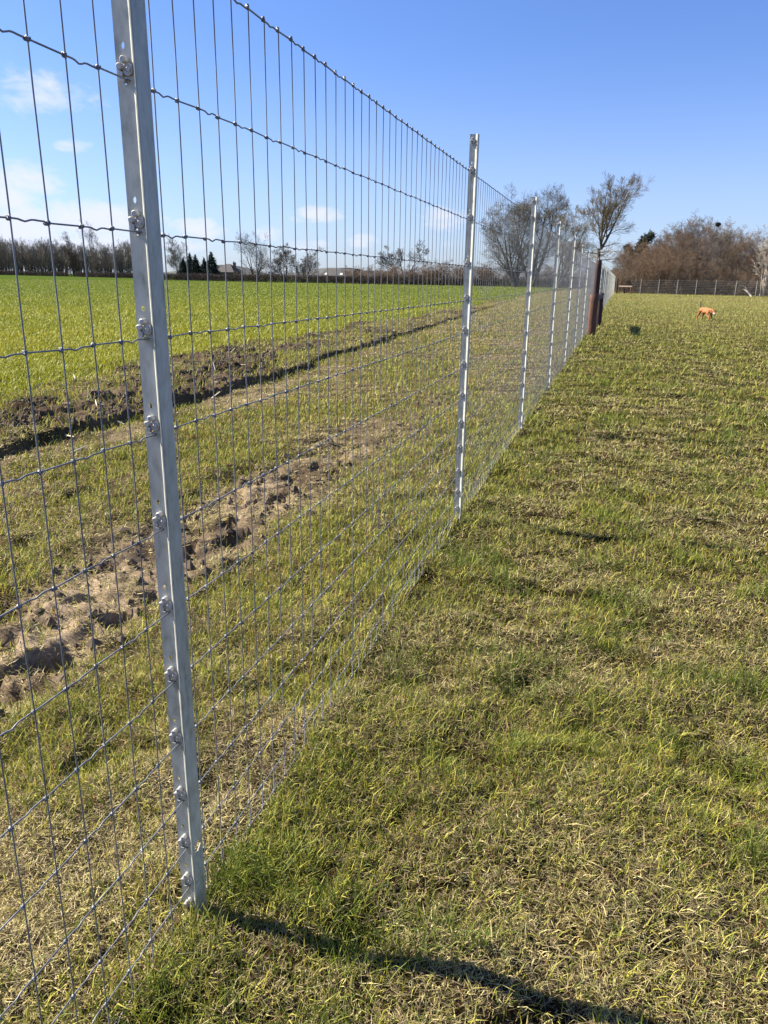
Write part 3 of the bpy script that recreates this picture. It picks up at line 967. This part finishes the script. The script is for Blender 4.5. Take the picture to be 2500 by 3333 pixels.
# bleached tree at the right edge and a broken pale limb on the far fence
g = Grow(41)
for q in range(5):
    a_ = q * 1.3
    g.branch((math.cos(a_) * .2, 0, 0), (math.cos(a_) * .13, math.sin(a_) * .12, 1), 6.6, .07, 0, 3, cfg(kids=[7, 6, 5, 0, 0], lift=[.05] * 5, split=.03, rmin=.009, ratio=[.3, .5, .5, .5, .5]))
x_, y_ = at_px(2485, 101)
plant_tree('pale_tree', g.meshes(M_TWIG_W, M_TWIG_W, 'p'), (x_, y_, 0), 0, (1, 1, .95), 'slender bleached bare tree at the edge of the wood just behind the far fence', 'tree')
mb = MB()
mb.tube([(0, 0, 0), (-.25, 0, .35), (-.75, .05, .95), (-1.1, 0, 1.15)], [.11, .13, .08, .03], 7)
mb.tube([(-.3, 0, .4), (-.9, .1, .75), (-1.15, .05, .8)], [.09, .06, .02], 6)
mb.tube([(-.6, .03, .8), (-.85, 0, 1.25)], [.05, .015], 6)
x_, y_ = at_px(2452, 98.0)
o = mb.build('broken_branch', M_TWIG_W, None, True); o.location = (x_, y_, .05)
tag(o, 'pale broken forked branch leaning on the foot of the far fence', 'branch')

# rook nest high in the wood
x_, y_ = at_px(2312, 112)
mb = MB(); rg = np.random.default_rng(5)
v0 = rg.normal(0, 1, (260, 3)); v0 /= np.linalg.norm(v0, axis=1)[:, None]; v0 *= np.array([.28, .28, .20]) * rg.uniform(.5, 1, (260, 1))
dd = rg.normal(0, 1, (260, 3)); dd /= np.linalg.norm(dd, axis=1)[:, None]
mb.segs(v0 - dd * .16, v0 + dd * .16, .02, .012, 4); mb.ball((0, 0, -.05), (.22, .22, .14), 9, 7)
o = mb.build('bird_nest', M_NEST); o.location = (x_, y_, EYE + (922 - 762) / 2460 * y_)
tag(o, 'dark round stick nest high in the bare treetops', 'nest')

# scrub floor of the wood
n = 9000
bx = rng.uniform(0, 38, n); by = 107.5 - bx * .33 + rng.gamma(2, 2.0, n)
bl = rng.uniform(.5, 1.5, n)
ba = rng.random(n) * 6.28; bt = rng.uniform(.3, 1.5, n)
p0 = np.stack([bx, by, 0 * bx], -1) + rng.uniform(0, 1, (n, 1)) * np.array([0, 0, 1.4])
p1 = p0 + np.stack([np.cos(ba) * np.cos(bt), np.sin(ba) * np.cos(bt), np.sin(bt)], -1) * bl[:, None]
mb = MB(); mb.segs(p0, p1, .016, .009, 3)
tag(mb.build('undergrowth', M_TWIG_D), 'tangled brown brambles along the foot of the wood', 'undergrowth', kind='stuff')

# two pines showing over the left end of the wood
def pine_mesh(seed, H, R, flat=False):
    rg = np.random.default_rng(seed)
    a = MB(); a.tube([(0, 0, -.2), (.05, 0, H * .5), (0, 0, H * .97)], [.02 * H, .014 * H, .02], 7)
    t = 1 - np.sqrt(rg.random(2600)) if not flat else rg.random(2600)
    if flat:
        zc = H * (.45 + .55 * t); rad = R * np.sqrt(np.clip(1 - ((zc - H * .72) / (H * .3)) ** 2, 0, 1))
        cl = rg.integers(0, 16, 2600); ca_ = cl * 2.4; cr = .55 + .4 * np.sin(cl * 1.7)
        px = np.cos(ca_) * R * cr * .8 + rg.normal(0, R * .2, 2600); py = np.sin(ca_) * R * cr * .8 + rg.normal(0, R * .2, 2600); pz = H * (.55 + .4 * ((cl * .37) % 1)) + rg.normal(0, H * .035, 2600)
    else:
        tier = np.floor(t * 13) / 13
        zc = H * (.08 + .92 * t); rad = R * (1 - t) * (.65 + .35 * (1 - (t * 13 % 1))) + .05
        an = rg.random(2600) * 6.28; rr_ = np.sqrt(rg.random(2600)) * rad
        wob = 1 + .25 * np.sin(an * 3 + np.floor(t * 13) * 2.1)
        px = np.cos(an) * rr_ * wob; py = np.sin(an) * rr_ * wob; pz = zc - rr_ * .22
    c0 = np.stack([px, py, pz], -1)
    d = np.stack([px, py, 0 * px - .1], -1); d /= np.linalg.norm(d, axis=1)[:, None] + 1e-6
    d += rg.normal(0, .5, d.shape)
    L_ = rg.uniform(.4, 1.0, (2600, 1)) * (H / 9)
    b = MB(); b.segs(c0 - d * L_ * .5, c0 + d * L_ * .5, .09 * H / 9, .03 * H / 9, 3)
    return a.mesh('trunk', M_BARKD, True), b.mesh('crown', M_PINE, False)


pf = pine_mesh(51, 11, 3.0, True)
for (px, D, s_, lb) in ((2085, 135, .82, 'dark green pine showing over the left end of the wood'), (2045, 138, .66, 'lower dark pine at the very left end of the wood beside the lone tree')):
    x_, y_ = at_px(px, D)
    plant_tree('pine_tree', pf, (x_, y_, 0), px, (s_ * .55, s_ * .55, s_), lb, 'tree')

# conifers by the house on the far left
ps_ = [pine_mesh(53, 9, 3.9), pine_mesh(54, 9, 3.5)]
for j, (px, D, H, lb) in enumerate(((600, 215, 6.6, 'small dark conifer, leftmost of the row before the roof'), (622, 222, 8.2, 'dark conifer second in the row beyond the hedge'),
                                    (640, 214, 7.6, 'broad dark conifer, third in the row beyond the hedge'), (668, 218, 6.8, 'thin dark conifer between two broader ones'),
                                    (692, 214, 8.4, 'tall dark conifer standing nearest the hipped roof'))):
    x_, y_ = at_px(px, D)
    plant_tree('conifer', ps_[j % 2], (x_, y_, gz(x_, y_) - .1), j * 2.1, H / 9, lb, 'tree', 'dark conifers by the hipped roof')

# leafless treeline along the far left side of the crop field
tl = []
tc_cfg = cfg(kids=[15, 6, 4, 3, 0], first=[.05, .15, .15, .1, 0], lift=[.02, .08, .08, .06, .05], angle=[.42, .5, .5, .5, .5], ratio=[.38, .5, .6, .6, .5], rmin=.012, split=.06, wob=[.03, .07, .08, .1, .1])
for s in (61, 62, 63):
    g = Grow(s)
    for q in range(3 if s != 62 else 2):
        g.branch((q * .8 - .8, g.rg.normal(0, .4), -.2), (g.rg.normal(0, .10), g.rg.normal(0, .1), 1), g.rg.uniform(10, 13), .16, 0, 3, tc_cfg)
    tl.append(g.meshes(M_BARKD, (M_TWIG_P, M_TWIG_G, M_TWIG_P)[s - 61], 'tl'))
ttop = [top_of(p_) * .95 for p_ in tl]
tops = [(-260, 800), (0, 792), (60, 805), (110, 800), (200, 800), (260, 812), (330, 812), (400, 808), (430, 800), (450, 806)]
tx, ty = zip(*tops)
ci = 0
for row, D in enumerate((255, 263, 272)):
    for px in np.arange(-230 + 5 * row, 452, 13):
        px += rng.normal(0, 4)
        x_, y_ = at_px(px, D + rng.normal(0, 2))
        hor = 906.6 + (px - 1250) * .01494
        topz = EYE + (hor - np.interp(px, tx, ty)) / 2460 * y_ * math.hypot(1, x_ / y_) 
        v_ = (ci * 2 + row) % 3
        s_ = (topz - gz(x_, y_)) / ttop[v_] * rng.uniform(.82, 1.06)
        plant_tree('treeline_tree', tl[v_], (x_, y_, gz(x_, y_) - .1), rng.random() * 6.28, (s_ * 1.05, s_ * 1.05, s_),
                   ('dark bare tree in the long grey treeline left of the nearest post', 'olive-twigged bare tree in the long grey treeline left of the nearest post', 'pale bare tree in the long grey treeline left of the nearest post')[v_],
                   'tree', ('dark trees of the far treeline', 'olive trees of the far treeline', 'pale trees of the far treeline')[v_])
        ci += 1


def lone(seed, nst, ln, r_, px, D, label, tw, spread=.5, c=None, cat='tree', name='bare_tree'):
    g = Grow(seed)
    for q in range(nst):
        a_ = q * 2.4 + seed; sp = g.rg.uniform(.1, spread)
        g.branch((math.cos(a_) * .2, math.sin(a_) * .2, -.2), (math.cos(a_) * sp, math.sin(a_) * sp, 1), ln * g.rg.uniform(.85, 1.1), r_, 0, 4 if nst < 4 else 3, c or cfg(kids=[13, 8, 6, 4, 0], first=[.14, .15, .1, .1, 0], rmin=.011, split=.07, wob=[.05, .08, .1, .1, .1], ratio=[.5, .52, .58, .6, .5]))
    x_, y_ = at_px(px, D)
    return plant_tree(name, g.meshes(M_BARKD, tw, 'l'), (x_, y_, gz(x_, y_) - .1), 0, 1.0, label, cat)


lone(71, 1, 15.5, .3, 305, 252, 'round-crowned bare tree rising above the far treeline', M_TWIG_D, .1)
lone(72, 2, 12.5, .2, 245, 254, 'narrow bare tree with ragged top beside the round-crowned one', M_TWIG_D, .2)
lone(73, 3, 10.5, .16, 585, 235, 'pale thin bare tree behind the leftmost conifers', M_TWIG_P, .3)
lone(74, 4, 11.0, .2, 830, 205, 'dense bare tree with dark ivy at its middle beyond the hedge', M_TWIG_D, .5)
lone(75, 3, 8.5, .2, 930, 205, 'bare spreading tree right of the ivy-clad one', M_TWIG_D, .7)
lone(76, 3, 8.0, .2, 985, 212, 'lower bare bushy tree at the end of the roadside group', M_TWIG_D, .7)
lone(77, 3, 8.6, .25, 1312, 210, 'dome-crowned bare tree showing over the brown copse', M_TWIG_D, .75, cfg(rmin=.011, split=.07, kids=[12, 9, 7, 5, 0], first=[.4, .2, .15, .1, 0], wob=[.05, .08, .1, .1, .1]))
for j, (px, D, h_) in enumerate(((770, 208, 3.4), (800, 206, 4.0), (865, 204, 5.0), (895, 206, 4.4), (1010, 206, 3.6), (1040, 205, 3.2))):
    x_, y_ = at_px(px, D)
    plant_tree('bush', protos[2], (x_, y_, gz(x_, y_) - .1), j, (h_ / 8, h_ / 8, h_ / 9.2), 'dark leafless bush in the roadside group beyond the hedge', 'bush', 'dark bushes beyond the hedge')
for j in range(24):
    px = 1150 + j * 19 + rng.normal(0, 6)
    x_, y_ = at_px(px, 178 + rng.uniform(0, 10))
    h_ = rng.uniform(3.6, 5.2) * (1.0 if px > 1330 else .85)
    plant_tree('brown_bush', protos[(0, 1, 4)[j % 3]], (x_, y_, gz(x_, y_) - .1), j * 1.7, (h_ / 7.5, h_ / 7.5, h_ / 9.2), 'bushy red-brown thicket shrub rising behind the field hedge', 'bush', 'red-brown shrubs behind the hedge')
for j in range(22):
    px = 1570 + j * 22 + rng.normal(0, 6)
    x_, y_ = at_px(px, 172 + rng.uniform(0, 8))
    h_ = rng.uniform(3.2, 5.0)
    plant_tree('thicket_shrub', protos[(2, 1, 2)[j % 3]], (x_, y_, gz(x_, y_) - .1), j * 1.7, (h_ / 7.5, h_ / 7.5, h_ / 9.2), 'dark thicket shrub growing under the big willows', 'bush', 'dark shrubs under the willows')


# ------------------------------------------------------------------ hedges
def hedge(name, pts, h0, h1, width, n, label, seed):
    rg = np.random.default_rng(seed)
    P = np.array([at_px(*q) for q in pts]); seg = np.linalg.norm(np.diff(P, axis=0), axis=1); cum = np.concatenate([[0], np.cumsum(seg)])
    s = rg.random(n) * cum[-1]
    x = np.interp(s, cum, P[:, 0]); y = np.interp(s, cum, P[:, 1])
    y += rg.normal(0, width * .3, n); x += rg.normal(0, width * .2, n)
    top = h0 + (h1 - h0) * fbm(s * .12, 0 * s, seed, 3)
    z0 = top * rg.random(n) * .85
    a_ = rg.random(n) * 6.28; t_ = rg.uniform(.5, 1.5, n)
    L_ = rg.uniform(.35, .8, n)
    p0 = np.stack([x, y, height(x, y) + z0], -1)
    p1 = p0 + np.stack([np.cos(a_) * np.cos(t_), np.sin(a_) * np.cos(t_), np.sin(t_)], -1) * L_[:, None]
    mb = MB(); mb.segs(p0, p1, .026, .014, 3)
    o = mb.build(name, M_HEDGE)
    tag(o, label, 'hedge')


hedge('field_hedge', [(445, 196), (700, 188), (1000, 180), (1300, 174), (1560, 171), (1900, 168)], 1.5, 2.0, 1.4, 26000, 'long dark trimmed hedge along the far edge of the crop field', 91)
hedge('roadside_hedge', [(250, 244), (345, 238), (445, 232)], 1.4, 1.9, 1.4, 7000, 'clipped hedge below the treeline, right of the gap', 92)
hedge('clipped_hedge', [(-120, 250), (80, 248), (225, 246)], 1.4, 1.9, 1.4, 8000, 'clipped hedge below the treeline, left of the gap', 93)


# ------------------------------------------------------------------ buildings and hills
def hip_house(px, D, w, d, eave, ridge, label):
    x_, y_ = at_px(px, D); z_ = gz(x_, y_)
    h = empty('house', (x_, y_, z_)); tag(h, label, 'house')
    mb = MB(); mb.box((-w / 2, -d / 2, -.3), (w / 2, d / 2, eave)); mb.build('wall', M_BRICK, h)
    e = .45; r_ = w * .12
    mb = MB()
    mb.add([(-w / 2 - e, -d / 2 - e, eave), (w / 2 + e, -d / 2 - e, eave), (w / 2 + e, d / 2 + e, eave), (-w / 2 - e, d / 2 + e, eave), (-r_, 0, ridge), (r_, 0, ridge)],
           [[(0, 1, 5, 4), (2, 3, 4, 5), (3, 2, 1, 0)], [(1, 2, 5), (3, 0, 4)]])
    rf = mb.build('roof', M_ROOF, h)
    mb = MB(); mb.box((w * .28, -.4, ridge - 1.8), (w * .28 + .8, .4, ridge + .5)); mb.box((w * .28 + .1, -.15, ridge + .5), (w * .28 + .35, .15, ridge + .85)); mb.build('chimney', M_BRICK, rf)
    for k_ in (-1, 1):
        mb = MB(); mb.box((k_ * w * .22 - .5, -d / 2 - .04, 1.0), (k_ * w * .22 + .5, -d / 2 + .02, 2.1)); mb.build('window', M_ROOF, h)


hip_house(745, 245, 7.2, 6.5, 2.6, 5.3, 'low house with a hipped slate roof and chimney beside the conifers')


def barn(px, D, w, d, eave, ridge, label, lights):
    x_, y_ = at_px(px, D); z_ = gz(x_, y_)
    h = empty('barn', (x_, y_, z_)); tag(h, label, 'barn')
    mb = MB(); mb.box((-w / 2, -d / 2, -.3), (w / 2, d / 2, eave)); mb.build('wall', M_BRICK, h)
    mb = MB(); e = .3
    mb.add([(-w / 2 - e, -d / 2 - e, eave), (w / 2 + e, -d / 2 - e, eave), (w / 2 + e, d / 2 + e, eave), (-w / 2 - e, d / 2 + e, eave), (-w / 2 - e + 1.2, 0, ridge), (w / 2 + e - .2, 0, ridge)],
           [[(0, 1, 5, 4), (2, 3, 4, 5), (3, 2, 1, 0)], [(1, 2, 5), (3, 0, 4)]])
    rf = mb.build('roof', M_ROOF, h)
    for (u, t_) in lights:
        sl = (ridge - eave) / (d / 2 + e)
        y0 = -d / 2 + t_; z0 = eave + (y0 + d / 2 + e) * sl + .03
        mb = MB(); mb.add([(u, y0, z0), (u + .9, y0, z0), (u + .9, y0 + .9, z0 + .9 * sl), (u, y0 + .9, z0 + .9 * sl)], [[(0, 1, 2, 3)]]); mb.build('skylight', M_PANEL, rf)


barn(1105, 240, 10.5, 7, 1.9, 4.2, 'long low dark-roofed barn with two pale skylights beyond the hedge', [(-4, .3), (1.2, .3)])
barn(1215, 246, 10.5, 7, 1.8, 3.8, 'second lower dark-roofed barn right of the skylit one', [(-4.4, .6)])


def hill(pts, D, depth, label, seed):
    """A long low ridge with real depth: its skyline from the photo, falling off behind and in front."""
    xs_, zs_ = [], []
    for (px, py) in pts:
        d = RX * (px - 1250) + DN * (py - 1666.5) + FW * 2460.2
        xs_.append(d.x / d.y * D); zs_.append(EYE + d.z / d.y * D)
    u = np.linspace(0, 1, 60); X = np.interp(u, np.linspace(0, 1, len(xs_)), xs_); Zt = np.interp(u, np.linspace(0, 1, len(zs_)), zs_) + 3 * (fbm(u * 14, u * 0, seed, 3) - .5)
    t = np.linspace(-1, 1, 15); prof = np.cos(t * math.pi / 2) ** 1.0
    V = np.stack([np.broadcast_to(X[None], (15, 60)), D + depth * t[:, None] + 0 * X[None], Zt[None] * prof[:, None] - 2], -1).reshape(-1, 3)
    i_ = np.arange(14)[:, None] * 60; k_ = np.arange(59)[None]
    mb = MB(); mb.add(V, [np.stack([i_ + k_, i_ + k_ + 1, i_ + 60 + k_ + 1, i_ + 60 + k_], -1).reshape(-1, 4)])
    tag(mb.build('hill', M_HILL, None, True), label, 'hill', kind='structure')


hill([(420, 893), (520, 886), (600, 890), (690, 872), (715, 862), (740, 861), (765, 872), (800, 889), (860, 893)], 3200, 500, 'wooded hill on the horizon behind the hipped roof', 3)
hill([(900, 895), (1000, 884), (1065, 878), (1075, 870), (1140, 870), (1150, 880), (1250, 885), (1400, 893)], 3600, 500, 'flat-topped hill on the horizon behind the barns', 4)

# ------------------------------------------------------------------ dog
def skin_mesh(name, nodes, edges, mat, sub=2):
    me = bpy.data.meshes.new(name)
    me.from_pydata([n_[0] for n_ in nodes], edges, [])
    o = bpy.data.objects.new(name, me); COL.objects.link(o)
    sk = o.modifiers.new('skin', 'SKIN')
    if not me.skin_vertices: me.skin_vertices.new()
    for i_, n_ in enumerate(nodes):
        r_ = n_[1] if isinstance(n_[1], tuple) else (n_[1], n_[1])
        me.skin_vertices[0].data[i_].radius = r_
        me.skin_vertices[0].data[i_].use_root = (i_ == 0)
    ss = o.modifiers.new('sub', 'SUBSURF'); ss.levels = sub; ss.render_levels = sub
    d_ = bpy.context.evaluated_depsgraph_get()
    out = bpy.data.meshes.new_from_object(o.evaluated_get(d_))
    bpy.data.objects.remove(o)
    out.name = name; out.materials.clear(); out.materials.append(mat)
    out.polygons.foreach_set('use_smooth', np.ones(len(out.polygons), bool))
    return out


dog = empty('dog', (3.38, 33.7, gz(3.38, 33.7)))
tag(dog, 'tan dog with dark tail and ears walking head-down over the pasture', 'dog')
# x forward, y left, z up; about 0.4 m at the withers, head lowered and turned
B = [((0, 0, .30), (.085, .09)), ((-.17, 0, .335), (.085, .085)), ((-.25, 0, .33), (.075, .075)), ((.15, 0, .29), (.095, .105)), ((.25, 0, .30), (.08, .085)),
     ((.335, -.015, .285), (.058, .062)), ((.405, -.035, .265), (.062, .06)), ((.455, -.05, .245), (.04, .04)), ((.505, -.065, .225), (.03, .028)),
     # hind legs: hip, knee, hock, paw
     ((-.24, .065, .27), (.06, .055)), ((-.19, .075, .19), .045), ((-.275, .075, .105), .024), ((-.245, .075, .02), .022), ((-.215, .075, .008), (.022, .014)),
     ((-.24, -.065, .27), (.06, .055)), ((-.24, -.075, .18), .045), ((-.345, -.075, .11), .024), ((-.335, -.075, .02), .022), ((-.305, -.075, .008), (.022, .014)),
     # fore legs: shoulder, elbow, wrist, paw
     ((.20, .075, .24), (.05, .05)), ((.15, .08, .165), .034), ((.215, .08, .085), .022), ((.22, .08, .018), .021), ((.25, .08, .008), (.022, .014)),
     ((.20, -.075, .24), (.05, .05)), ((.17, -.08, .165), .034), ((.29, -.08, .10), .022), ((.27, -.08, .03), .021), ((.295, -.08, .012), (.022, .014))]
E_ = [(0, 1), (1, 2), (0, 3), (3, 4), (4, 5), (5, 6), (6, 7), (7, 8), (1, 9), (9, 10), (10, 11), (11, 12), (12, 13), (1, 14), (14, 15), (15, 16), (16, 17), (17, 18),
      (3, 19), (19, 20), (20, 21), (21, 22), (22, 23), (3, 24), (24, 25), (25, 26), (26, 27), (27, 28)]


def part(name, me, parent):
    o = bpy.data.objects.new(name, me); o.parent = parent; COL.objects.link(o); return o


part('body', skin_mesh('body', B, E_, M_FUR), dog)
T = [((-.285, 0, .37), .024), ((-.325, .0, .43), .022), ((-.345, .01, .50), .019), ((-.375, .015, .56), .013), ((-.41, .015, .585), .008)]
part('tail', skin_mesh('tail', T, [(0, 1), (1, 2), (2, 3), (3, 4)], M_FURD), dog)
for sgn in (-1, 1):
    Ea = [((.385, -.03 + sgn * .045, .305), (.03, .016)), ((.365, -.03 + sgn * .095, .312), (.032, .012)), ((.345, -.03 + sgn * .15, .300), (.016, .008))]
    part('ear', skin_mesh('ear', Ea, [(0, 1), (1, 2)], M_FURD), dog)
Mz = [((.45, -.048, .235), (.043, .04)), ((.49, -.06, .222), (.038, .034)), ((.525, -.07, .212), (.028, .024))]
part('muzzle', skin_mesh('muzzle', Mz, [(0, 1), (1, 2)], M_FURW), dog)
mb = MB(); mb.ball((.552, -.08, .222), (.014, .016, .012), 8, 6); part('nose', mb.mesh('nose', M_FURD, True), dog)
for sgn in (-1, 1):
    mb = MB(); mb.ball((.452, -.048 + sgn * .034, .282), (.008, .008, .008), 7, 5); part('eye', mb.mesh('eye', M_FURD, True), dog)
dog.rotation_euler = (0, 0, math.radians(-58)); dog.scale = (1.2, 1.2, 1.2)
